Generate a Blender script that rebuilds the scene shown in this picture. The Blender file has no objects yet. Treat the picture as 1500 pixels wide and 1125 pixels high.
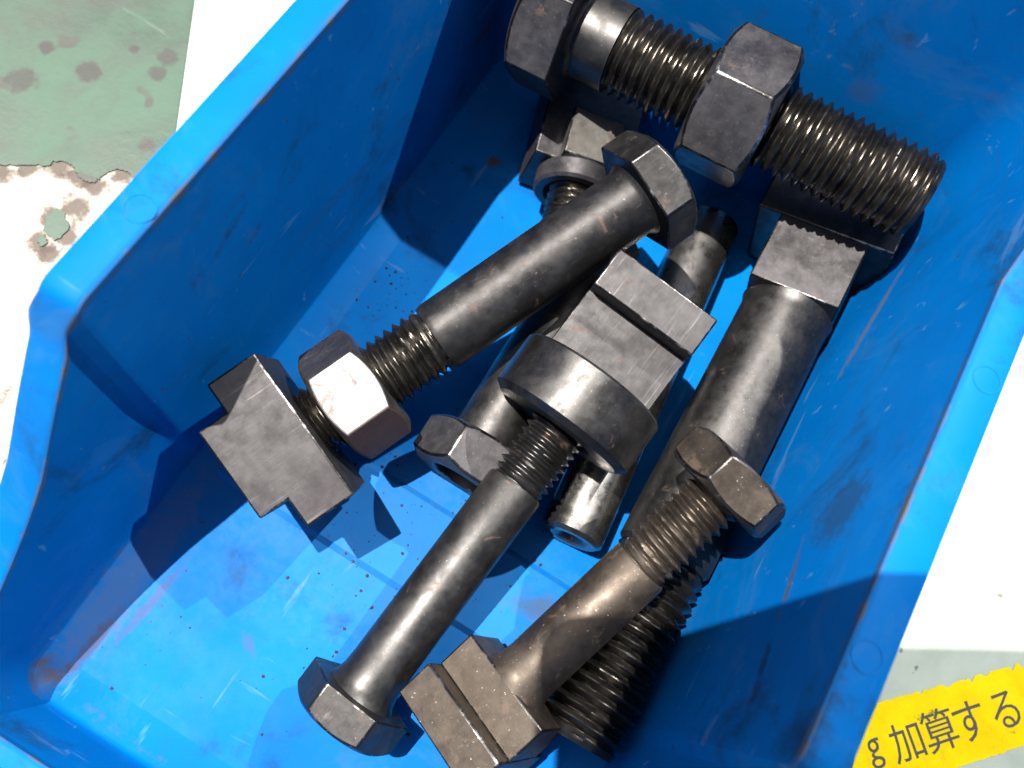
import bpy, bmesh, math, random
from mathutils import Vector, Matrix, noise
random.seed(7)
S = bpy.context.scene
COL = S.collection
MM = 0.001

# ------------------------------------------------------------------ camera
# solved from the bin's straight edges (mm, bin floor corner back-left = origin, x across, y to the back)
ROT = ((0.8508348, 0.5054124, 0.1436611), (0.5236299, -0.7929727, -0.3114579), (-0.0434954, 0.3402244, -0.9393378))
CAM = Vector((70.168, -179.364, 238.162))
FPX = 1300.0
cam = bpy.data.objects.new('camera', bpy.data.cameras.new('camera'))
COL.objects.link(cam)
r0, r1, r2 = (Vector(r) for r in ROT)
m = Matrix.Identity(4)
for i in range(3):
    m[i][0] = r0[i]; m[i][1] = -r1[i]; m[i][2] = -r2[i]; m[i][3] = CAM[i] * MM
cam.matrix_world = m
cam.data.sensor_width = 36.0
cam.data.lens = 36.0 * FPX / 1500.0
cam.data.clip_start = 0.002
cam.data.clip_end = 50.0
cam.data.dof.use_dof = True
cam.data.dof.focus_distance = 0.214
cam.data.dof.aperture_fstop = 15.0
S.camera = cam

# ------------------------------------------------------------------ light
SUN = Vector((0.338, 0.09, -1.0)).normalized()          # direction the light travels
W = bpy.data.worlds.new('World'); S.world = W; W.use_nodes = True
wn = W.node_tree.nodes; wl = W.node_tree.links
sky = wn.new('ShaderNodeTexSky'); sky.sky_type = 'NISHITA'; sky.sun_disc = False
sky.sun_elevation = math.asin(-SUN.z)
sky.sun_rotation = math.atan2(-SUN.x, -SUN.y)
sky.air_density = 1.0; sky.dust_density = 3.0; sky.ozone_density = 1.0
wl.new(sky.outputs[0], wn['Background'].inputs[0])
wn['Background'].inputs[1].default_value = 0.06
sun = bpy.data.objects.new('sun', bpy.data.lights.new('sun', 'SUN')); COL.objects.link(sun)
sun.data.energy = 5.0; sun.data.angle = math.radians(0.5); sun.data.color = (1.0, 0.96, 0.90)
sun.rotation_euler = SUN.to_track_quat('-Z', 'Y').to_euler()
# hard second light from behind the back wall (its shadows point towards the low front)
LAMP = Vector((-0.25, -0.76, -1.0)).normalized()
lamp = bpy.data.objects.new('flood_lamp', bpy.data.lights.new('flood_lamp', 'SPOT')); COL.objects.link(lamp)
lamp.location = Vector((0.065, -0.11, 0.03)) - LAMP * 2.5
lamp.rotation_euler = LAMP.to_track_quat('-Z', 'Y').to_euler()
lamp.data.energy = 175.0; lamp.data.shadow_soft_size = 0.012; lamp.data.spot_size = math.radians(40); lamp.data.color = (1.0, 0.97, 0.93)
S.view_settings.view_transform = 'Standard'; S.view_settings.look = 'None'
S.view_settings.gamma = 1.0; S.view_settings.exposure = 1.4

# ------------------------------------------------------------------ helpers
def ray(px, z):
    d = r0 * ((px[0] - 750) / FPX) + r1 * ((px[1] - 562.5) / FPX) + r2
    return CAM + d * ((z - CAM.z) / d.z)
def pix(P):
    q = P - CAM
    a, b, c = r0.dot(q), r1.dot(q), r2.dot(q)
    return Vector((750 + FPX * a / c, 562.5 + FPX * b / c))

def tag(o, label=None, cat=None, group=None, kind=None):
    if label: o['label'] = label
    if cat: o['category'] = cat
    if group: o['group'] = group
    if kind: o['kind'] = kind
    return o

def mesh_obj(name, verts, faces, mats, parent=None, smooth=35.0, scale=MM, bevel=0.0, seg=2, edge_slot=None):
    me = bpy.data.meshes.new(name)
    me.from_pydata([tuple(x * scale for x in v) for v in verts], [], faces)
    bm = bmesh.new(); bm.from_mesh(me)
    bmesh.ops.remove_doubles(bm, verts=bm.verts, dist=1e-7)
    bmesh.ops.recalc_face_normals(bm, faces=bm.faces)
    bm.to_mesh(me); bm.free()
    for f in me.polygons: f.use_smooth = True
    me.set_sharp_from_angle(angle=math.radians(smooth))
    o = bpy.data.objects.new(name, me); COL.objects.link(o)
    for mt in (mats if isinstance(mats, (list, tuple)) else [mats]): me.materials.append(mt)
    if parent is not None: o.parent = parent
    if bevel:
        b = o.modifiers.new('edge', 'BEVEL'); b.width = bevel * MM; b.segments = seg
        b.limit_method = 'ANGLE'; b.angle_limit = math.radians(32)
        b.harden_normals = False
        if edge_slot is not None: b.material = edge_slot
    return o

def grid_faces(nu, nv, wrap_u=True):
    F = []
    for j in range(nv - 1):
        for i in range(nu if wrap_u else nu - 1):
            i2 = (i + 1) % nu
            F.append((j * nu + i, j * nu + i2, (j + 1) * nu + i2, (j + 1) * nu + i))
    return F

def lathe(prof, n=72):
    V = []
    for r, z in prof:
        for i in range(n):
            a = 2 * math.pi * i / n
            V.append((r * math.cos(a), r * math.sin(a), z))
    F = grid_faces(n, len(prof))
    F.append(tuple(range(n - 1, -1, -1))); k = (len(prof) - 1) * n
    F.append(tuple(range(k, k + n)))
    return V, F

def tube(prof_closed, n=72):
    V = []
    for r, z in prof_closed:
        for i in range(n):
            a = 2 * math.pi * i / n
            V.append((r * math.cos(a), r * math.sin(a), z))
    F = grid_faces(n, len(prof_closed))
    k = (len(prof_closed) - 1) * n
    for i in range(n):
        i2 = (i + 1) % n
        F.append((k + i, k + i2, i2, i))
    return V, F

def thread(R, z0, z1, pitch, depth=None, n=56, per=10, fade0=0.6, fade1=1.2):
    depth = depth or pitch * 0.58
    nz = max(4, int((z1 - z0) / pitch * per))
    V = []
    for j in range(nz + 1):
        z = z0 + (z1 - z0) * j / nz
        for i in range(n):
            a = 2 * math.pi * i / n
            ph = (z / pitch + i / n) % 1.0
            t = abs(ph - 0.5) * 2            # 1 at root .. 0 at crest
            prof = min(1.0, max(0.0, (t - 0.10) / 0.78))
            r = R - depth * prof
            e = min((z - z0) / (fade0 * pitch) if fade0 else 9, (z1 - z) / (fade1 * pitch) if fade1 else 9)
            if e < 1: r = min(r, R - depth * (1 - max(e, 0)))
            r += 0.035 * math.sin(7 * a + z * 3.1) * (1 - t)
            q = noise.noise((r * math.cos(a) * 0.55 + R, r * math.sin(a) * 0.55, z * 0.55))
            r -= max(0.0, q - 0.18) * 1.1 * (1 - t) * depth
            r += 0.06 * noise.noise((math.cos(a) * R * 1.7, math.sin(a) * R * 1.7, z * 1.7))
            V.append((r * math.cos(a), r * math.sin(a), z))
    F = grid_faces(n, nz + 1)
    F.append(tuple(range(n - 1, -1, -1))); k = nz * n
    F.append(tuple(range(k, k + n)))
    return V, F

def hexa(af, z0, z1, roll=0.0, ch0=True, ch1=True, bore=0.0, per=8, cf=0.97):
    """hexagon with the turned corner chamfers that leave arcs on each flat"""
    n = 6 * per
    rc = af / 2 * cf
    ring = {k: [] for k in 'abcd'}
    for i in range(n):
        a = 2 * math.pi * i / n
        k = (math.degrees(a)) % 60 - 30
        r = af / 2 / math.cos(math.radians(k))
        A = a + roll + math.radians(30) - math.radians(0)
        dz = (r - rc) * 0.60
        c, s = math.cos(A - math.radians(30)), math.sin(A - math.radians(30))
        ring['a'].append((rc * c, rc * s, z0) if ch0 else (r * c, r * s, z0))
        ring['b'].append((r * c, r * s, z0 + (dz if ch0 else 0)))
        ring['c'].append((r * c, r * s, z1 - (dz if ch1 else 0)))
        ring['d'].append((rc * c, rc * s, z1) if ch1 else (r * c, r * s, z1))
    rings = []
    if bore:
        ci = [(bore * math.cos(2 * math.pi * i / n + roll), bore * math.sin(2 * math.pi * i / n + roll)) for i in range(n)]
        rings.append([(x, y, z0) for x, y in ci])
    if ch0: rings.append(ring['a'])
    rings += [ring['b'], ring['c']]
    if ch1: rings.append(ring['d'])
    if bore: rings.append([(x, y, z1) for x, y in ci])
    V = [p for rg in rings for p in rg]
    F = grid_faces(n, len(rings))
    k = (len(rings) - 1) * n
    if bore:
        for i in range(n):
            i2 = (i + 1) % n
            F.append((k + i, k + i2, i2, i))
    else:
        F.append(tuple(range(n - 1, -1, -1))); F.append(tuple(range(k, k + n)))
    return V, F

def prism(poly, x0, x1):
    """poly in (y,z), extruded along x"""
    n = len(poly)
    V = [(x0, y, z) for y, z in poly] + [(x1, y, z) for y, z in poly]
    F = [tuple(range(n - 1, -1, -1)), tuple(range(n, 2 * n))]
    for i in range(n):
        j = (i + 1) % n
        F.append((i, j, n + j, n + i))
    return V, F

def rolled(VF, a):
    c, s = math.cos(a), math.sin(a)
    return [(x * c - y * s, x * s + y * c, z) for x, y, z in VF[0]], VF[1]

class Asm:
    """a fastener: Empty at pixel/height A with local Z towards B and local X facing the photographer"""
    def __init__(s, name, label, cat, A, B, group=None):
        s.a = ray(A[:2], A[2]); s.b = ray(B[:2], B[2])
        w = (s.b - s.a); s.L = w.length; w.normalize(); s.w = w
        mid = (s.a + s.b) / 2
        u = CAM - mid; u -= w * u.dot(w); u.normalize()
        v = w.cross(u)
        s.sgn = 1 if (pix(mid + v * 5) - pix(mid)).y > 0 else -1
        e = bpy.data.objects.new(name, None); COL.objects.link(e)
        e.empty_display_size = 0.01
        M = Matrix.Identity(4)
        for i in range(3):
            M[i][0] = u[i]; M[i][1] = v[i]; M[i][2] = w[i]; M[i][3] = s.a[i] * MM
        e.matrix_world = M
        tag(e, label, cat, group); s.e = e
    def t(s, x, y):
        best = min(range(-400, 1401), key=lambda k: (pix(s.a + s.w * (s.L * k / 1000)) - Vector((x, y))).length)
        return s.L * best / 1000
    def part(s, name, VF, mats, **k):
        return mesh_obj(name, VF[0], VF[1], mats, parent=s.e, **k)
    def ang(s, deg, z=None):        # + = towards the lower side in the picture; 0 = facing the lens at axial place z
        off = 0.0
        if z is not None:
            d = CAM - (s.a + s.w * z); u = Vector(s.e.matrix_world.col[0][:3]); v = Vector(s.e.matrix_world.col[1][:3])
            off = math.atan2(d.dot(v), d.dot(u))
        return math.radians(deg) * s.sgn + off

# ------------------------------------------------------------------ materials
class NT:
    def __init__(s, name):
        s.m = bpy.data.materials.new(name); s.m.use_nodes = True
        s.t = s.m.node_tree; s.b = s.t.nodes['Principled BSDF']
        s.co = s.n('ShaderNodeTexCoord').outputs['Object']
    def n(s, typ, **k):
        x = s.t.nodes.new(typ)
        for a, b in k.items(): setattr(x, a, b)
        return x
    def put(s, sock, val):
        if isinstance(val, bpy.types.NodeSocket): s.t.links.new(val, sock)
        elif isinstance(val, (tuple, list)) and len(val) == 3 and sock.type == 'RGBA': sock.default_value = (*val, 1)
        else: sock.default_value = val
    def noise(s, scale, detail=4, rough=0.55, dist=0.0, vec=None, stretch=None, off=0):
        v = vec or s.co
        if stretch or off:
            mp = s.n('ShaderNodeMapping'); s.put(mp.inputs[0], v)
            if stretch: mp.inputs['Scale'].default_value = stretch
            mp.inputs['Location'].default_value = (off, off * .7, off * 1.3)
            v = mp.outputs[0]
        x = s.n('ShaderNodeTexNoise'); s.put(x.inputs['Vector'], v)
        x.inputs['Scale'].default_value = scale; x.inputs['Detail'].default_value = detail
        x.inputs['Roughness'].default_value = rough; x.inputs['Distortion'].default_value = dist
        return x.outputs['Fac']
    def ramp(s, fac, lo, hi, a=0.0, b=1.0):
        x = s.n('ShaderNodeMapRange', interpolation_type='SMOOTHSTEP'); s.put(x.inputs[0], fac)
        for i, q in enumerate((lo, hi, a, b)): x.inputs[1 + i].default_value = q
        return x.outputs[0]
    def mix(s, fac, a, b):
        x = s.n('ShaderNodeMix', data_type='RGBA'); s.put(x.inputs[0], fac); s.put(x.inputs[6], a); s.put(x.inputs[7], b)
        return x.outputs[2]
    def math(s, op, a, b=0.0):
        x = s.n('ShaderNodeMath', operation=op); s.put(x.inputs[0], a); s.put(x.inputs[1], b)
        return x.outputs[0]
    def blob(s, c, rad, dirv=None, soft=0.6, dist=0.8, nscale=330):
        """soft irregular patch at a point (mm) on the thing itself; rad=(along dirv, across)"""
        x = s.n('ShaderNodeVectorMath', operation='SUBTRACT'); s.put(x.inputs[0], s.co); x.inputs[1].default_value = [q * MM for q in c]
        d = x.outputs[0]
        ln = s.n('ShaderNodeVectorMath', operation='LENGTH'); s.put(ln.inputs[0], d)
        if dirv:
            dv = Vector(dirv).normalized()
            dt = s.n('ShaderNodeVectorMath', operation='DOT_PRODUCT'); s.put(dt.inputs[0], d); dt.inputs[1].default_value = dv
            al = dt.outputs['Value']
            l2 = s.math('MULTIPLY', ln.outputs['Value'], ln.outputs['Value'])
            a2 = s.math('MULTIPLY', al, al)
            ac = s.math('DIVIDE', s.math('MAXIMUM', s.math('SUBTRACT', l2, a2), 0.0), (rad[1] * MM) ** 2)
            aa = s.math('DIVIDE', a2, (rad[0] * MM) ** 2)
            rr = s.math('SQRT', s.math('ADD', ac, aa))
        else:
            rr = s.math('DIVIDE', ln.outputs['Value'], rad[0] * MM)
        nz = s.noise(nscale, 4, 0.65)
        rr = s.math('ADD', rr, s.math('MULTIPLY', s.math('SUBTRACT', nz, 0.5), dist * 2))
        return s.ramp(rr, 1.0 - soft, 1.0 + soft * 0.3, 1.0, 0.0)
    def bump(s, h, strength, distmm):
        x = s.n('ShaderNodeBump'); s.put(x.inputs['Height'], h)
        x.inputs['Strength'].default_value = strength; x.inputs['Distance'].default_value = distmm * MM
        return x.outputs[0]
    def done(s, col=None, rough=None, metal=None, nrm=None, spec=None):
        for k, val in (('Base Color', col), ('Roughness', rough), ('Metallic', metal), ('Normal', nrm), ('Specular IOR Level', spec)):
            if val is not None: s.put(s.b.inputs[k], val)
        return s.m

def steel(name, dark, light, rough=(0.34, 0.52), metal=0.9, rust=0.0, rustcol=(0.11, 0.045, 0.022), dust=0.25, seed=0.0, aniso=(1, 1, 1), fine=0.12, scratch=0.35, lohi=(0.24, 0.76)):
    t = NT(name)
    big = t.noise(90, 5, 0.6, off=seed); mid = t.noise(420, 5, 0.65, off=seed + 3)
    f = t.ramp(t.math('ADD', t.math('MULTIPLY', big, 0.55), t.math('MULTIPLY', mid, 0.45)), *lohi)
    col = t.mix(f, dark, light)
    scr = t.ramp(t.noise(900, 3, 0.6, stretch=aniso, off=seed), 0.60, 0.78)
    col = t.mix(t.math('MULTIPLY', scr, scratch), col, tuple(min(1, c * 2.4) for c in light))
    met = t.math('MULTIPLY', 1.0, metal)
    rg = t.ramp(t.math('ADD', t.math('MULTIPLY', t.noise(260, 5, 0.7, off=seed + 5), 0.5), t.math('MULTIPLY', t.noise(55, 4, 0.6, 0.8, off=seed + 6), 0.5)), 0.36, 0.64, rough[0] - 0.05, rough[1] + 0.04)
    pit = t.ramp(t.noise(1500, 2, 0.5, off=seed + 9), 0.70, 0.76)           # pin-head pits and specks of swarf
    if rust:
        rm = t.ramp(t.noise(140, 6, 0.7, 0.6, off=seed + 11), 0.62 - rust * 0.25, 0.70 - rust * 0.18)
        rm = t.math('MULTIPLY', rm, min(1.0, 0.35 + rust))
        col = t.mix(rm, col, rustcol)
        met = t.math('MULTIPLY', t.math('SUBTRACT', 1.0, t.math('MULTIPLY', rm, 0.9)), metal)
        rg = t.math('ADD', rg, t.math('MULTIPLY', rm, 0.25))
    dm = t.math('MULTIPLY', pit, dust)
    col = t.mix(dm, col, (0.42, 0.40, 0.36))
    h = t.math('ADD', t.math('MULTIPLY', mid, 0.5), t.math('MULTIPLY', t.noise(2200, 3, 0.6, stretch=aniso, off=seed), 0.5))
    return t.done(col, rg, met, t.bump(h, fine, 0.25))

BLACK = steel('black_oxide_steel', (0.027, 0.0255, 0.0248), (0.060, 0.0572, 0.0560), (0.40, 0.54), 0.92, rust=0.10, seed=1.0, aniso=(1, 1, 0.25))
BLACK2 = steel('dull_black_oxide', (0.048, 0.045, 0.047), (0.100, 0.094, 0.097), (0.40, 0.56), 0.85, rust=0.05, seed=4.0)
BROWN = steel('browned_steel', (0.044, 0.035, 0.0275), (0.086, 0.070, 0.056), (0.44, 0.58), 0.88, rust=0.18, rustcol=(0.06, 0.035, 0.02), dust=0.8, seed=7.0)
OILY = steel('oily_black_thread', (0.034, 0.030, 0.026), (0.095, 0.086, 0.075), (0.28, 0.46), 0.95, dust=0.5, seed=9.0, fine=0.18)
MILLED = steel('milled_steel', (0.034, 0.032, 0.0325), (0.060, 0.057, 0.0575), (0.50, 0.66), 0.85, rust=0.03, seed=12.0, aniso=(1.0, 1.0, 0.05), fine=0.16, scratch=0.45, dust=0.04)
SUNLIT = steel('sunlit_neck_steel', (0.085, 0.08, 0.073), (0.15, 0.142, 0.13), (0.48, 0.62), 0.85, rust=0.05, seed=33.0, dust=0.05, fine=0.1)  # paler steel: sunlit tone of the T-neck put into its colour
NUTFACE = steel('sunlit_nut_flat', (0.22, 0.205, 0.19), (0.40, 0.375, 0.35), (0.40, 0.54), 0.8, rust=0.30, rustcol=(0.055, 0.022, 0.016), seed=15.0)  # sun glare on the flat put into a pale base; rust patches are rust
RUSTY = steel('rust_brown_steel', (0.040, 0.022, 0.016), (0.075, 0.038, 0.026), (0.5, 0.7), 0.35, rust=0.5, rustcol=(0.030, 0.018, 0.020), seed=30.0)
BRIGHT = steel('ground_steel', (0.17, 0.163, 0.153), (0.28, 0.27, 0.255), (0.22, 0.34), 0.97, seed=18.0, aniso=(1, 1, 8), fine=0.08)
TURNED = steel('turned_dark_steel', (0.035, 0.0335, 0.0325), (0.070, 0.0672, 0.0650), (0.38, 0.52), 0.94, rust=0.04, seed=21.0, aniso=(1, 1, 6), fine=0.10)
WORN = steel('worn_edge', (0.035, 0.033, 0.032), (0.30, 0.29, 0.285), (0.30, 0.44), 0.95, seed=23.0, lohi=(0.50, 0.66))

def bin_material():
    t = NT('blue_polypropylene')
    base = t.mix(t.ramp(t.noise(28, 4, 0.6), 0.3, 0.7), (0.0, 0.082, 0.285), (0.0, 0.099, 0.325))
    # grey-blue rubbed film, scratches and grime
    rub = t.ramp(t.noise(55, 6, 0.72, 0.8), 0.54, 0.74)
    base = t.mix(t.math('MULTIPLY', rub, 0.24), base, (0.016, 0.112, 0.29))
    scr = t.ramp(t.noise(240, 3, 0.6, stretch=(0.12, 1.0, 0.6)), 0.665, 0.73)
    scr2 = t.ramp(t.noise(210, 3, 0.6, stretch=(1.0, 0.10, 0.5), off=4), 0.67, 0.73)
    base = t.mix(t.math('MULTIPLY', t.math('MAXIMUM', scr, scr2), 0.38), base, (0.085, 0.18, 0.34))
    grime = t.ramp(t.noise(36, 6, 0.7, 0.4, off=9), 0.53, 0.74)
    base = t.mix(t.math('MULTIPLY', grime, 0.72), base, (0.006, 0.028, 0.065))
    drag = t.ramp(t.noise(130, 4, 0.65, 0.5, stretch=(1.0, 0.16, 1.0), off=14), 0.55, 0.70)
    base = t.mix(t.math('MULTIPLY', drag, 0.30), base, (0.010, 0.060, 0.17))
    film = t.ramp(t.noise(24, 5, 0.75, 1.0, off=17), 0.52, 0.66)
    base = t.mix(t.math('MULTIPLY', film, 0.25), base, (0.030, 0.105, 0.24))
    speck = t.ramp(t.noise(420, 2, 0.5, off=2), 0.735, 0.765)
    base = t.mix(t.math('MULTIPLY', speck, 0.75), base, (0.03, 0.028, 0.03))
    brown = (0.055, 0.042, 0.033)
    for c, rad, dv, k, col in STAINS:
        base = t.mix(t.math('MULTIPLY', t.blob(c, rad, dv), k), base, col or brown)
    rg = t.ramp(t.noise(70, 5, 0.7, off=6), 0.3, 0.75, 0.42, 0.60)
    h = t.math('ADD', t.noise(160, 4, 0.6), t.math('MULTIPLY', t.math('MAXIMUM', scr, scr2), -0.5))
    return t.done(base, rg, 0.0, t.bump(h, 0.16, 0.25), 0.04)

def wallpt(px, which):
    d = r0 * ((px[0] - 750) / FPX) + r1 * ((px[1] - 562.5) / FPX) + r2
    if which == 'floor': return ray(px, 0)
    if which == 'left': k = (-2 - CAM.x) / d.x
    if which == 'right': k = (133 - CAM.x) / d.x
    if which == 'back': k = (4 - CAM.y) / d.y
    if which == 'front': k = (-224 - CAM.y) / d.y
    return CAM + d * k
DK = (0.012, 0.022, 0.040); GREY = (0.13, 0.16, 0.21)
STAINS = [
    (wallpt((1320, 68), 'back'), (4.5, 4.5), None, 0.75, (0.02, 0.03, 0.04)),
    (wallpt((1362, 3), 'back'), (5, 5), None, 0.6, (0.02, 0.04, 0.05)),
    (wallpt((1240, 105), 'back'), (13, 1.8), wallpt((1290, 125), 'back') - wallpt((1200, 85), 'back'), 0.8, GREY),
    (wallpt((1130, 40), 'back'), (14, 1.4), wallpt((1190, 75), 'back') - wallpt((1075, 5), 'back'), 0.6, GREY),
    (wallpt((1262, 140), 'back'), (5, 3), None, 0.4, (0.035, 0.05, 0.10)),
    (wallpt((1152, 850), 'right'), (13, 1.5), wallpt((1172, 790), 'right') - wallpt((1125, 930), 'right'), 0.85, None),
    (wallpt((1105, 985), 'right'), (12, 2.0), wallpt((1172, 790), 'right') - wallpt((1125, 930), 'right'), 0.7, DK),
    (wallpt((1275, 480), 'right'), (22, 2.0), wallpt((1310, 400), 'right') - wallpt((1230, 540), 'right'), 0.6, (0.10, 0.09, 0.08)),
    (wallpt((1225, 740), 'right'), (10, 7), None, 0.55, DK),
    (wallpt((1165, 1085), 'right'), (22, 6), (0, 1, 0), 0.75, DK),
    (wallpt((1380, 480), 'right'), (14, 1.0), wallpt((1390, 505), 'right') - wallpt((1325, 480), 'right'), 0.35, GREY),
    (Vector((4.5, -190, 2)), (36, 6), (0, 1, 0), 0.5, (0.055, 0.085, 0.17)),
    (Vector((60, -150, 0)), (60, 30), (1, 0, 0), 0.14, (0.07, 0.14, 0.24)),
    (wallpt((60, 985), 'floor'), (6, 4), None, 0.75, None),
    (wallpt((130, 950), 'floor'), (16, 2.0), (0.1, 1, 0), 0.6, None),
    (wallpt((220, 885), 'floor'), (14, 1.5), (0.1, 1, 0), 0.5, None),
    (wallpt((140, 1050), 'floor'), (18, 2.4), (1, 0, 0), 0.85, (0.06, 0.055, 0.05)),
    (wallpt((220, 1105), 'floor'), (14, 2.4), (1, 0, 0), 0.8, (0.06, 0.055, 0.05)),
    (wallpt((785, 890), 'floor'), (9, 4), (0.8, 0.4, 0), 0.6, (0.04, 0.05, 0.07)),
    (wallpt((365, 945), 'floor'), (3.5, 1.6), (1, -0.6, 0), 0.5, (0.04, 0.05, 0.09)),
    (wallpt((350, 350), 'left'), (9, 3), (0, 1, 0.4), 0.6, DK),
    (wallpt((305, 415), 'left'), (7, 2.5), (0, 1, 0.2), 0.7, DK),
    (wallpt((385, 345), 'left'), (5, 1.8), (0, 1, 0.3), 0.6, DK),
    (wallpt((610, 85), 'left'), (16, 1.6), wallpt((660, 20), 'left') - wallpt((585, 105), 'left'), 0.5, GREY),
    (wallpt((705, 50), 'left'), (9, 2), wallpt((725, 25), 'left') - wallpt((690, 75), 'left'), 0.7, (0.10, 0.06, 0.06)),
    (wallpt((723, 238), 'floor'), (2.4, 2.4), None, 0.8, (0.05, 0.035, 0.02)),
    (wallpt((70, 640), 'left'), (10, 3), (0, 1, -1), 0.6, (0.05, 0.05, 0.04)),
]
BLUE = bin_material()
def grimy_material():
    t = NT('grimy_blue_edge')
    k = t.ramp(t.noise(120, 5, 0.7, 0.3), 0.42, 0.72)
    return t.done(t.mix(k, (0.002, 0.07, 0.22), (0.060, 0.058, 0.050)), 0.6, 0.0, None, 0.2)
GRIMY = grimy_material()

def floor_material():
    t = NT('green_floor_paint')
    n1 = t.noise(30, 6, 0.65, 0.4)
    col = t.mix(t.ramp(n1, 0.32, 0.68), (0.008, 0.029, 0.015), (0.021, 0.055, 0.031))
    col = t.mix(t.math('MULTIPLY', t.ramp(t.noise(16, 5, 0.7, 0.7, off=3), 0.40, 0.70), 0.85), col, (0.022, 0.024, 0.018))
    spots = t.ramp(t.noise(95, 2, 0.4, off=5), 0.64, 0.70)
    col = t.mix(t.math('MULTIPLY', spots, 0.75), col, (0.020, 0.016, 0.013))
    for p, rd in (((129, 103), 4.2), ((246, 82), 3.6), ((229, 106), 3.0), ((68, 68), 2.6), ((197, 71), 1.8), ((215, 211), 2.8), ((30, 115), 5.0)):
        col = t.mix(t.math('MULTIPLY', t.blob(ray(p, -4), (rd, rd), None, 0.4, 0.75, 260), 0.8), col, (0.011, 0.008, 0.007))
    scr = t.ramp(t.noise(120, 3, 0.6, stretch=(0.25, 1.0, 1.0), off=8), 0.68, 0.74)
    col = t.mix(t.math('MULTIPLY', scr, 0.4), col, (0.07, 0.11, 0.08))
    return t.done(col, t.ramp(n1, 0.3, 0.7, 0.45, 0.65), 0.0, t.bump(t.noise(240, 5, 0.65), 0.25, 0.4))
def concrete_material():
    t = NT('worn_concrete')
    n1 = t.noise(45, 6, 0.7)
    col = t.mix(t.ramp(n1, 0.3, 0.7), (0.24, 0.215, 0.18), (0.36, 0.325, 0.28))
    col = t.mix(t.ramp(t.noise(70, 6, 0.75, 0.5, off=2), 0.58, 0.70), col, (0.075, 0.060, 0.047))
    for p, rd in (((85, 240), 5), ((118, 258), 5), ((137, 272), 4), ((180, 254), 4), ((40, 246), 3.5), ((5, 252), 4), ((112, 305), 5), ((72, 318), 4), ((60, 355), 4.5), ((100, 345), 4), ((70, 372), 4)):
        col = t.mix(t.math('MULTIPLY', t.blob(ray(p, -4.9), (rd, rd), None, 0.5, 0.9, 260), 0.9), col, (0.045, 0.032, 0.024))
    return t.done(col, 0.85, 0.0, t.bump(t.noise(300, 6, 0.7), 0.5, 0.6))
def plate_material():
    t = NT('pale_grey_green_paint')
    n1 = t.noise(30, 6, 0.65, 0.3)
    col = t.mix(t.ramp(n1, 0.3, 0.7), (0.22, 0.26, 0.21), (0.28, 0.32, 0.27))
    col = t.mix(t.math('MULTIPLY', t.ramp(t.noise(55, 6, 0.72, 0.5, off=4, stretch=(1, 0.5, 1)), 0.58, 0.74), 0.55), col, (0.10, 0.10, 0.085))
    sp = t.ramp(t.noise(210, 2, 0.5, off=7), 0.71, 0.745)
    col = t.mix(t.math('MULTIPLY', sp, 0.8), col, (0.05, 0.045, 0.038))
    return t.done(col, t.ramp(n1, 0.3, 0.7, 0.40, 0.60), 0.0, t.bump(t.noise(200, 5, 0.6), 0.15, 0.3))
def sticker_material():
    t = NT('yellow_vinyl')
    n1 = t.noise(60, 5, 0.65)
    col = t.mix(t.ramp(n1, 0.35, 0.7), (0.50, 0.375, 0.0), (0.58, 0.455, 0.001))
    col = t.mix(t.math('MULTIPLY', t.ramp(t.noise(75, 6, 0.75, 0.8, off=3), 0.57, 0.72), 0.45), col, (0.30, 0.16, 0.01))
    col = t.mix(t.math('MULTIPLY', t.ramp(t.noise(120, 5, 0.7, 0.5, off=6), 0.66, 0.72), 0.8), col, (0.06, 0.045, 0.02))
    return t.done(col, 0.6, 0.0, t.bump(t.noise(90, 5, 0.6), 0.5, 0.8), 0.05)
t = NT('black_print'); INK = t.done(t.mix(t.noise(300, 3), (0.018, 0.012, 0.010), (0.035, 0.024, 0.018)), 0.6)
t = NT('dirt_chips'); DIRT = t.done(t.mix(t.ramp(t.noise(900, 2), 0.4, 0.6), (0.010, 0.010, 0.011), (0.030, 0.021, 0.016)), 0.8)

# ------------------------------------------------------------------ floor, plate, sticker
def slab(name, poly, z1, th, mat, parent=None, bevel=0):
    n = len(poly)
    V = [(x, y, z1) for x, y in poly] + [(x, y, z1 - th) for x, y in poly]
    F = [tuple(range(n)), tuple(range(2 * n - 1, n - 1, -1))] + [(i, n + i, n + (i + 1) % n, (i + 1) % n) for i in range(n)]
    return mesh_obj(name, V, F, mat, parent, bevel=bevel)

ground = slab('floor', [(-2500, -2500), (2500, -2500), (2500, 2500), (-2500, 2500)], -4.9, 60, concrete_material())
tag(ground, kind='structure')
# green paint coat with a ragged worn-through edge (a sheet 0.4 mm thick on the concrete)
rnd = random.Random(3)
edge_px = [(-160, 262), (-60, 248), (-20, 236), (0, 240), (22, 243), (45, 240), (72, 243), (78, 236), (100, 238), (110, 247), (114, 258), (126, 266), (137, 268),
           (147, 260), (160, 252), (172, 248), (186, 251), (198, 262), (215, 275), (240, 300), (280, 330)]
edge = []
for a, b in zip(edge_px, edge_px[1:]):
    for k in range(5):
        q = k / 5
        p = ray((a[0] + (b[0] - a[0]) * q + rnd.uniform(-1.6, 1.6), a[1] + (b[1] - a[1]) * q + rnd.uniform(-1.6, 1.6)), -4.5)
        edge.append((p.x, p.y))
far = [(ray(q, -4.5).x, ray(q, -4.5).y) for q in ((290, 330),)]
GREEN = floor_material()
coat = slab('green_paint_coat', edge + far + [(60, 200), (60, 1800), (-1900, 1800), (-1900, -300)], -4.45, 0.4, GREEN)
tag(coat, kind='structure')
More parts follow.
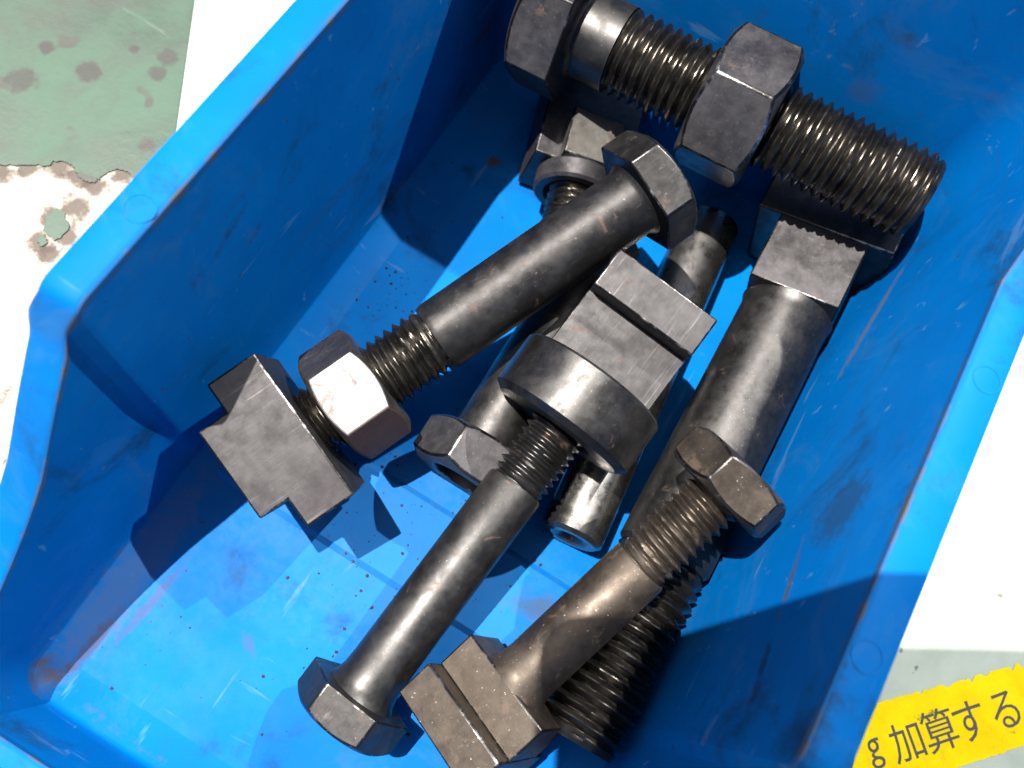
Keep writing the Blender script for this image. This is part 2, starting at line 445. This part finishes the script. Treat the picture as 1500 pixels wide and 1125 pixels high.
def flake(cpx, rpx, sd):
    rr = random.Random(sd); P = []
    for k in range(22):
        a = 2 * math.pi * k / 22
        w = rpx * rr.uniform(0.7, 1.15)
        q = ray((cpx[0] + w * math.cos(a) * 0.9, cpx[1] + w * math.sin(a) * 1.1), -4.5); P.append((q.x, q.y))
    return P
for k, (cp, rp) in enumerate((((82, 330), 20), ((62, 352), 8))):
    tag(slab('paint_remnant', flake(cp, rp, k), -4.46, 0.38, GREEN), kind='structure')

# pale painted steel plate the bin stands on; its straight left edge shows beside the bin
pe0, pe1 = ray((285, 0), -3.0), ray((258, 190), -3.0)
dv = (pe0 - pe1).normalized()
pl = [pe0 + dv * 900, pe1 - dv * 130]
plate = slab('plate', [(pl[0].x, pl[0].y), (pl[1].x, pl[1].y), (pl[1].x + 200, pl[1].y - 330), (900, -700), (900, 800)], -3.0, 1.4, plate_material(), bevel=0.3)
tag(plate, kind='structure')

def at_plate(px): p = ray(px, -2.9); return (p.x, p.y)
rnd = random.Random(11)
def jag(a, b, n, amp, mode=1):
    out = []
    for k in range(n):
        q = k / n
        s = rnd.uniform(0, amp) if rnd.random() < 0.30 else rnd.uniform(0, amp * 0.22)
        out.append((a[0] + (b[0] - a[0]) * q + s * 0.2, a[1] + (b[1] - a[1]) * q + s * mode))
    return out
outline = jag((1236, 1118), (1284, 1029), 14, 7) + jag((1284, 1029), (1560, 952), 60, 9) + [(1560, 1075)] + jag((1485, 1096), (1395, 1126), 16, 3) + jag((1395, 1126), (1262, 1172), 10, 4) + [(1225, 1150)]
stk = slab('warning_sticker', [at_plate(p) for p in outline][::-1], -2.84, 0.12, sticker_material())
tag(stk, 'torn yellow sticker with black lettering on the pale plate beside the bin', 'sticker')

def text_part(txt, px, hpx, anglepx, parent, wide=1.0):
    cu = bpy.data.curves.new('lettering', 'FONT'); cu.body = txt; cu.size = 1.0; cu.resolution_u = 3
    cu.offset = 0.0
    tmp = bpy.data.objects.new('lettering_tmp', cu); COL.objects.link(tmp)
    dg = bpy.context.evaluated_depsgraph_get()
    me = bpy.data.meshes.new_from_object(tmp.evaluated_get(dg))
    bpy.data.objects.remove(tmp)
    xs = [v.co.x for v in me.vertices]; ys = [v.co.y for v in me.vertices]
    if not xs: return None
    x0, x1, y0, y1 = min(xs), max(xs), min(ys), max(ys)
    O = Vector(at_plate(px)); ex = Vector(at_plate((px[0] + 20 * math.cos(anglepx), px[1] + 20 * math.sin(anglepx)))) - O
    ex.normalize(); ey = Vector((-ex.y, ex.x))
    hmm = hpx * (Vector(at_plate((px[0], px[1] - 20))) - O).length / 20
    k = hmm / (y1 - y0)
    for v in me.vertices:
        p = O + ex * ((v.co.x - (x0 + x1) / 2) * k * wide) + ey * ((v.co.y - (y0 + y1) / 2) * k)
        v.co = (p.x * MM, p.y * MM, -2.80 * MM)
    me.materials.clear(); me.materials.append(INK)
    o = bpy.data.objects.new('lettering', me); COL.objects.link(o); o.parent = parent
    return o
ta = math.radians(-18.5)
for ch, p, h, w in (('k', (1246, 1120), 44, .8), ('g', (1283, 1104), 44, .85), ('加', (1328, 1086), 57, .97), ('算', (1376, 1069), 61, .94), ('す', (1421, 1056), 57, .92), ('る', (1472, 1040), 52, .92)):
    text_part(ch, p, h, ta, stk, w)

# ------------------------------------------------------------------ the bin
WB, LB, HB = 130.0, 222.0, 90.0
NOTCH = -157.0
def top_h(y):
    K = [(-240, 26), (-222, 28), (-198.5, 42), (-190, 48), (-181.6, 55), (-175, 63), (-167, 72), (-159.5, 80), (-157.5, 88), (-155, HB), (-48, HB), (-14, HB + 25), (20, HB + 25)]
    def raw(y):
        for (y0, z0), (y1, z1) in zip(K, K[1:]):
            if y <= y1: return z0 + (z1 - z0) * (y - y0) / (y1 - y0)
        return HB + 25
    return sum(raw(y + d) for d in (-2.4, -1.6, -0.8, 0, 0.8, 1.6, 2.4)) / 7
def bin_loop():
    """points round the floor outline with outward normals; corners rounded"""
    P = []; rc = 6.0
    ys = [-rc - k * (-NOTCH - rc - 6) / 16 for k in range(17)] + [NOTCH + 4.6, NOTCH + 3.6, NOTCH + 2.6, NOTCH + 1.6, NOTCH + 0.8, NOTCH - 0.2, NOTCH - 1.0, NOTCH - 1.8, NOTCH - 2.8, NOTCH - 3.8, NOTCH - 5, NOTCH - 6.5, NOTCH - 8] + [NOTCH - 8 - k * (LB + NOTCH - 8 - rc) / 12 for k in range(1, 13)]
    for y in ys: P.append((0, y, -1, 0))
    for k in range(1, 8):
        a = math.pi + math.pi / 2 * k / 8; P.append((rc + rc * math.cos(a), -LB + rc + rc * math.sin(a), math.cos(a), math.sin(a)))
    for k in range(13): P.append((rc + (WB - 2 * rc) * k / 12, -LB, 0, -1))
    for k in range(1, 8):
        a = -math.pi / 2 + math.pi / 2 * k / 8; P.append((WB - rc + rc * math.cos(a), -LB + rc + rc * math.sin(a), math.cos(a), math.sin(a)))
    for y in reversed(ys): P.append((WB, y, 1, 0))
    for k in range(1, 8):
        a = math.pi / 2 * k / 8; P.append((WB - rc + rc * math.cos(a), -rc + rc * math.sin(a), math.cos(a), math.sin(a)))
    for k in range(13): P.append((WB - rc - (WB - 2 * rc) * k / 12, 0, 0, 1))
    for k in range(1, 8):
        a = math.pi / 2 + math.pi / 2 * k / 8; P.append((rc + rc * math.cos(a), -rc + rc * math.sin(a), math.cos(a), math.sin(a)))
    return P
LOOP = bin_loop()
def draft(nx, ny): return 0.067 * nx * nx + (0.095 if ny > 0 else 0.22) * ny * ny
def wall_pt(p, z, off=0.0):
    x, y, nx, ny = p
    d = draft(nx, ny) * z + off
    if abs(nx) > 0.5 and y < NOTCH + 1: d += 2.6 * min(1, z / 40.0) * min(1, (NOTCH + 1 - y) / 3.0) * nx * nx          # front part of each side stands wider
    return (x + nx * d, y + ny * d, z)
th = 2.4; rf = 4.6
loops = []
for zz, ins in ((0.0, 9.5), (0.25, 8.4), (0.6, 7.4), (3.0, 1.0), (3.6, 0.3), (4.6, 0.0)):      # chamfered foot between floor and walls
    loops.append([wall_pt(p, zz, -ins) for p in LOOP])
for q in (0.12, 0.25, 0.4, 0.55, 0.7, 0.85, 1.0):
    loops.append([wall_pt(p, rf + (top_h(p[1]) - rf) * q) for p in LOOP])
for q in (1.0, 0.6, 0.3, 0.0):
    loops.append([wall_pt(p, -2.8 + (top_h(p[1]) + 2.8) * q, th) for p in LOOP])
n = len(LOOP)
V = [p for l in loops for p in l]; F = grid_faces(n, len(loops))
F.append(tuple(range((len(loops) - 1) * n, len(loops) * n)))     # underside
# floor: grid with the shallow moulded step across it
base0 = len(V)
gx, ylist = 14, []
y = -rf
ylist = [-4.0] + [-4 - k * (130.6 / 12) for k in range(1, 12)] + [-133.6, -135.2, -145, -157.0, -158.6] + [-158.6 - k * (59.4 / 6) for k in range(1, 7)]
bin_e = bpy.data.objects.new('parts_bin', None); COL.objects.link(bin_e); bin_e.empty_display_size = 0.05
tag(bin_e, 'scuffed blue plastic parts bin with a low front holding the bolts', 'bin')
body = mesh_obj('body', V, F, BLUE, bin_e, smooth=28)
def floor_z(y):
    if y > -133.6: return 0.25
    if y > -135.2: return 0.25 + (-133.6 - y) / 1.6 * 1.2
    if y > -157.0: return 1.45
    if y > -158.6: return 1.45 - (-157 - y) / 1.6 * 1.2
    return 0.25
VF = []
for y in ylist:
    for k in range(gx): VF.append((1.5 + (WB - 3.0) * k / (gx - 1), y, floor_z(y)))
FF = grid_faces(gx, len(ylist), wrap_u=False)
VV = VF + [(x, y, -1.5) for x, y, z in VF]
nn = len(VF)
FF2 = FF + [tuple(nn + i for i in reversed(f)) for f in FF]
rimi = [i for i in range(gx)] + [gx * (j + 1) - 1 for j in range(1, len(ylist))] + [gx * (len(ylist) - 1) + k for k in range(gx - 2, -1, -1)] + [gx * j for j in range(len(ylist) - 2, 0, -1)]
for a, b in zip(rimi, rimi[1:] + rimi[:1]): FF2.append((a, b, nn + b, nn + a))
mesh_obj('floor_panel', VV, FF2, BLUE, bin_e, smooth=20)
# rim: flat flange with a turned-down lip
def rim_pt(p, off, dz):
    x, y, zz = wall_pt(p, top_h(p[1]), 0.0)
    return (x + p[2] * off, y + p[3] * off, zz + dz)
prof = [(-0.25, -1.6), (-0.25, 0.1), (0.15, 0.55), (0.9, 0.7), (6.8, 0.7), (7.9, 0.3), (8.3, -0.7), (8.3, -6.5), (6.8, -6.5), (6.8, -1.6)]
rl = [[rim_pt(p, o, d) for p in LOOP] for o, d in prof]
V = [p for l in rl for p in l]; F = grid_faces(n, len(rl))
k = (len(rl) - 1) * n
for i in range(n): F.append((k + i, k + (i + 1) % n, (i + 1) % n, i))
rim = mesh_obj('rim', V, F, [BLUE, GRIMY], bin_e, smooth=40)
for f in rim.data.polygons:
    i = f.vertices[0] // n; 
    if max(v // n for v in f.vertices) <= 2: f.material_index = 1
for px in ((1446, 556), (1271, 962), (205, 305)):                       # faint round ejector marks
    c = ray(px, HB + 0.7)
    prof_m = [(2.6, 0.0), (2.65, 0.16), (3.0, 0.16), (3.05, 0.0)]
    Vm, Fm = tube([(r, z) for r, z in prof_m], 36)
    mesh_obj('mould_mark', [(x + c.x, y + c.y, z + HB + 0.64) for x, y, z in Vm], Fm, BLUE, bin_e)

# loose chips of rust and swarf lying on the bin floor
rnd = random.Random(5); V = []; F = []
for k in range(420):
    if k < 170: p = ray((rnd.uniform(440, 800), rnd.uniform(640, 900)), 0.3)
    elif k < 230: p = ray((rnd.uniform(500, 640), rnd.uniform(380, 470)), 0.3)
    else: p = Vector((rnd.uniform(8, 122), rnd.uniform(-215, -12), 0))
    if not (6 < p.x < 124 and -214 < p.y < -8): continue
    s = rnd.choice((0.10, 0.12, 0.15, 0.15, 0.2, 0.2, 0.26, 0.34, 0.5)); z0 = floor_z(p.y) + 0.05
    b = len(V); a0 = rnd.uniform(0, 6.28)
    for j in range(5):
        a = a0 + j * 1.257; w = s * rnd.uniform(0.6, 1.3)
        V.append((p.x + w * math.cos(a), p.y + w * math.sin(a), z0 + rnd.uniform(0, 0.08)))
    V.append((p.x, p.y, z0 + s * 0.9))
    F += [(b + j, b + (j + 1) % 5, b + 5) for j in range(5)]
tag(mesh_obj('swarf_chips', V, F, DIRT), 'dark specks of swarf and rust scattered on the bin floor', 'debris', kind='stuff')

# ------------------------------------------------------------------ fasteners
def rod(r, z0, z1, c=0.6):
    return lathe([(r - c, z0), (r, z0 + c), (r, z1 - c), (r - c, z1)])

# 1  big hex bolt with a nut, lying across the top of the heap
g = Asm('hex_bolt', 'large fully threaded hex bolt with a loose black nut, lying along the back wall', 'bolt', (765, 4, 43), (1352, 292, 54))
R = 11.6
tA, tB, tC = g.t(852, 47), g.t(908, 75), g.L
g.part('head', hexa(36, 3.5, tA, g.ang(-14, 8), ch1=False, cf=0.90), [BLACK2, WORN], bevel=0.5, seg=3, edge_slot=1)
g.part('collar', lathe([(R + 1.2, tA - 0.5), (R + 1.2, tA + 1.2), (R + 0.1, tA + 2.0), (R + 0.1, tB)]), TURNED)
g.part('thread', thread(R, tB - 1, tC, 2.9, fade1=0.9), OILY)
n0, n1 = g.t(1032, 135), g.t(1128, 183)
g.part('nut', hexa(35, n0, n1, g.ang(-16, n0), bore=R - 1.6), [BLACK2, WORN], bevel=0.55, seg=3, edge_slot=1)

# 2  hex bolt with rusty nut and T-nut, upper left
g = Asm('hex_bolt', 'hex bolt carrying a bright rust-stained nut and a T-shaped slot nut', 'bolt', (360, 689, 20), (974, 262, 49.5))
R = 9.0
zs, zn1, zn0, zf = g.t(640, 495), g.t(556, 552), g.t(484, 602), g.t(462, 618)
hd = g.t(930, 292)
g.part('shank', lathe([(R - 0.5, zs - 0.5), (R, zs + 1.0), (R, hd - 1.5), (R + 0.7, hd - 0.5), (R + 1.2, hd + 0.1)]), BLACK)
g.part('thread', thread(R, zf - 2, zs, 2.5, fade0=0.5, fade1=1.5), OILY)
g.part('head', hexa(27, hd, g.L, g.ang(30, hd), ch0=False), [BLACK, WORN], bevel=0.5, seg=3, edge_slot=1)
nut = g.part('nut', hexa(27, zn0, zn1, g.ang(-34, zn0), bore=R - 1.4), [NUTFACE, RUSTY, BLACK2], bevel=0.5)
nut['label'] = 'nut with one pale sunlit flat and a rust-brown lower flat'
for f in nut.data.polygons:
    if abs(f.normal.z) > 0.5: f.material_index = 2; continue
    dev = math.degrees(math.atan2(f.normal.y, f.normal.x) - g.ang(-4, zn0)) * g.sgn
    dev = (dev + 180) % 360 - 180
    f.material_index = 0 if abs(dev) < 31 else (1 if 0 < dev < 95 else 2)  # flat facing the lens gets the painted sunlit tone, lower one rust
wf, ws = 19.6, 12.0
zt = 0.0; zst = zf * 0.37
poly = [(-wf, zf), (-wf, zst), (-ws, zst), (-ws, zt), (ws, zt), (ws, zst), (wf, zst), (wf, zf)]
tn = g.part('t_slot_nut', rolled(prism(poly, -11, 16.5), g.ang(-4)), [MILLED, WORN], bevel=0.55, seg=3, edge_slot=1)

# 3  hex bolt screwed into a round collar with a T-shaped end, middle of the heap
g = Asm('hex_bolt', 'slim hex bolt screwed into a thick round collar with a T-shaped end', 'bolt', (497, 1058, 12.5), (957, 442, 40.5))
R = 7.4
h1, z1, zc0, zc1 = g.t(527, 1012), g.t(748, 706), g.t(812, 628), g.t(863, 553)
g.part('head', hexa(24, 0, h1, g.ang(28, 0), ch1=False), [BLACK, WORN], bevel=0.5, seg=3, edge_slot=1)
g.part('shank', lathe([(R + 1.6, h1 - 0.2), (R + 0.7, h1 + 1.2), (R + 0.15, h1 + 3.5), (R, h1 + 7), (R, z1 - 0.6), (R - 0.5, z1 + 0.2)]), TURNED)
g.part('thread', thread(R, z1, zc0 + 4, 2.1, fade0=1.0, fade1=0), BLACK)
rc = 19.6
g.part('round_collar', tube([(R + 0.4, zc0 + 1.8), (R + 2.4, zc0), (rc - 2.2, zc0), (rc, zc0 + 1.6), (rc, zc1 - 0.7), (rc - 0.7, zc1), (R + 0.4, zc1)], 96), [TURNED, WORN])
zk = g.t(918, 478)
g.part('t_neck', rolled(prism([(-14.5, zc1 - 0.4), (14.5, zc1 - 0.4), (14.5, zk), (-14.5, zk)], -10, 7.5), g.ang(2)), [MILLED, WORN], bevel=0.3, edge_slot=1)
g.part('t_bar', rolled(prism([(-14.3, zk - 0.1), (14.3, zk - 0.1), (14.3, g.L + 1.5), (-14.3, g.L + 1.5)], -14.5, 14.5), g.ang(2)), [MILLED, WORN], bevel=0.5, seg=3, edge_slot=1)

# 4  browned T-slot bolt with nut, front of the heap
g = Asm('t_slot_bolt', 'brown T-slot bolt with a hex nut at its tip, nearest the low front', 'bolt', (672, 1080, 15.5), (1092, 684, 49))
R = 7.3
zb, zth, zn0 = g.t(757, 996), g.t(938, 828), g.t(1046, 728)
zfl = zb * 0.48
g.part('t_neck', rolled(prism([(-13.6, zfl - 0.1), (13.6, zfl - 0.1), (13.6, zb), (-13.6, zb)], -9.0, 8.0), g.ang(-14)), [BROWN, WORN], bevel=0.45, edge_slot=1)
g.part('t_flange', rolled(prism([(-13.6, -0.6), (13.6, -0.6), (13.6, zfl), (-13.6, zfl)], -14.0, 14.0), g.ang(-14)), [BROWN, WORN], bevel=0.5, edge_slot=1)
g.part('shank', lathe([(R + 1.5, zb - 0.3), (R + 0.6, zb + 1.0), (R + 0.15, zb + 2.6), (R, zb + 5), (R, zth - 0.5), (R - 0.3, zth)]), BROWN)
g.part('thread', thread(R, zth - 0.5, zn0 + 8, 2.45, fade0=2.0), BROWN)
g.part('nut', hexa(25.5, zn0, g.L, g.ang(-14, zn0), bore=R - 1.4), [BROWN, WORN], bevel=0.45, edge_slot=1)

# 5  largest T-slot bolt along the right wall
g = Asm('t_slot_bolt', 'thickest T-slot bolt, black, lying along the side wall under the other bolts', 'bolt', (836, 1084, 13.0), (1236, 292, 22))
R = 12.3
zt1, zk0, zk1 = g.t(965, 815), g.t(1150, 458), g.t(1196, 372)
g.part('thread', thread(R, 0, zt1, 3.1, fade0=1.2, fade1=0.5), OILY)
g.part('shank', lathe([(R - 0.8, zt1 - 0.5), (R + 0.2, zt1 + 0.8), (R + 0.2, zk0 - 3), (R + 0.5, zk0 - 1.0), (R + 0.9, zk0 + 0.1)], 96), TURNED)
g.part('t_neck', rolled(prism([(-12.6, zk0), (12.6, zk0), (12.6, zk1), (-12.6, zk1)], -14, 13), g.ang(-4)), [BLACK2, WORN], bevel=0.5, seg=3, edge_slot=1)
g.part('t_flange', rolled(prism([(-19.5, zk1 - 0.1), (19.5, zk1 - 0.1), (19.5, g.L), (-19.5, g.L)], -14.0, 13.0), g.ang(-4)), [BLACK2, WORN], bevel=0.55, seg=3, edge_slot=1)

# 6  bolt with a nut on its end, underneath
g = Asm('threaded_rod', 'dark rod ending in an open hex nut, lying under the slim bolt', 'rod', (674, 704, 13.8), (896, 350, 20))
R = 9.2
q0, q1 = 0.0, g.t(708, 648)
g.part('nut', hexa(27, q0, q1, g.ang(-22, 0), bore=R - 1.2), [BLACK2, WORN], bevel=0.55, seg=3, edge_slot=1)
g.part('rod', rod(R, q1 - 6.0, g.L, 0.8), TURNED)

# 7  plain ground pin with a centre hole
g = Asm('steel_pin', 'shiny ground steel pin with a centre hole in its end, under the round collar', 'pin', (834, 789, 9.0), (1042, 325, 9.0))
R = 8.7
hole = [(3.6, 9.0), (3.6, 1.8), (5.4, 0.0), (R - 1.3, 0.0), (R, 1.0), (R, g.L - 1), (R - 1, g.L), (2.0, g.L), (2.0, 9.0)]
g.part('pin_body', tube(hole, 96), BRIGHT)
g.part('hole_bottom', lathe([(3.7, 8.6), (3.7, 8.9)], 32), OILY)

# 8  T-nut with a stub of stud in the back corner
g = Asm('t_slot_nut', 'dark T-slot nut with a round boss and stud stub in the back corner', 'nut', (878, 128, 16), (826, 345, 14))
b0, b1, b2 = g.t(858, 196), g.t(847, 262), g.t(841, 290)
g.part('t_flange', rolled(prism([(-14, 0), (15, 0), (15, b1 - 1), (-14, b1 - 1)], -15, 5), g.ang(12, 10)), [BLACK2, WORN], bevel=0.55, seg=3, edge_slot=1)
g.part('t_neck', rolled(prism([(-8.0, b0), (8.0, b0), (8.0, b1), (-8.0, b1)], 4.8, 11.5), g.ang(12, 10)), [SUNLIT, WORN], bevel=0.55, seg=3, edge_slot=1)
g.part('round_boss', tube([(8.2, b1), (11.6, b1), (12.2, b1 + 0.8), (12.2, b2 - 0.8), (11.4, b2), (9.2, b2), (8.2, b2 - 1.2)], 64), BLACK2)
g.part('thread', thread(7.6, b1 - 1, g.L, 2.2), OILY)

# ------------------------------------------------------------------ the phone the picture is taken with; its shadow falls across the right wall and plate
ph = bpy.data.objects.new('smartphone', None); COL.objects.link(ph)
ph.matrix_world = m.copy()
tag(ph, 'dark smartphone held over the bin to take the picture', 'phone')
t = NT('phone_glass'); PHG = t.done(t.mix(t.noise(50), (0.012, 0.012, 0.014), (0.02, 0.02, 0.022)), 0.12)
t = NT('phone_metal'); PHM = t.done(t.mix(t.noise(50), (0.20, 0.20, 0.21), (0.24, 0.24, 0.25)), 0.3, 1.0)
def rrect(x0, x1, y0, y1, r, z0, z1):
    P = []
    for cx, cy, a0 in ((x1 - r, y1 - r, 0), (x0 + r, y1 - r, 90), (x0 + r, y0 + r, 180), (x1 - r, y0 + r, 270)):
        for k in range(7):
            a = math.radians(a0 + 15 * k); P.append((cx + r * math.cos(a), cy + r * math.sin(a)))
    nP = len(P)
    V = [(x, y, z0) for x, y in P] + [(x, y, z1) for x, y in P]
    return V, [tuple(range(nP)), tuple(range(2 * nP - 1, nP - 1, -1))] + [(i, nP + i, nP + (i + 1) % nP, (i + 1) % nP) for i in range(nP)]
mesh_obj('phone_body', *rrect(-34, 124, -42, 36.0, 9, 1.5, 9.0), PHM, ph, bevel=0.8)
mesh_obj('screen', *rrect(-32, 122, -40, 34.0, 8, 9.02, 9.5), PHG, ph)
Vl, Fl = tube([(3.5, 0.6), (4.6, 0.6), (4.6, 1.6), (3.5, 1.6)], 40)
mesh_obj('lens_ring', Vl, Fl, PHM, ph)
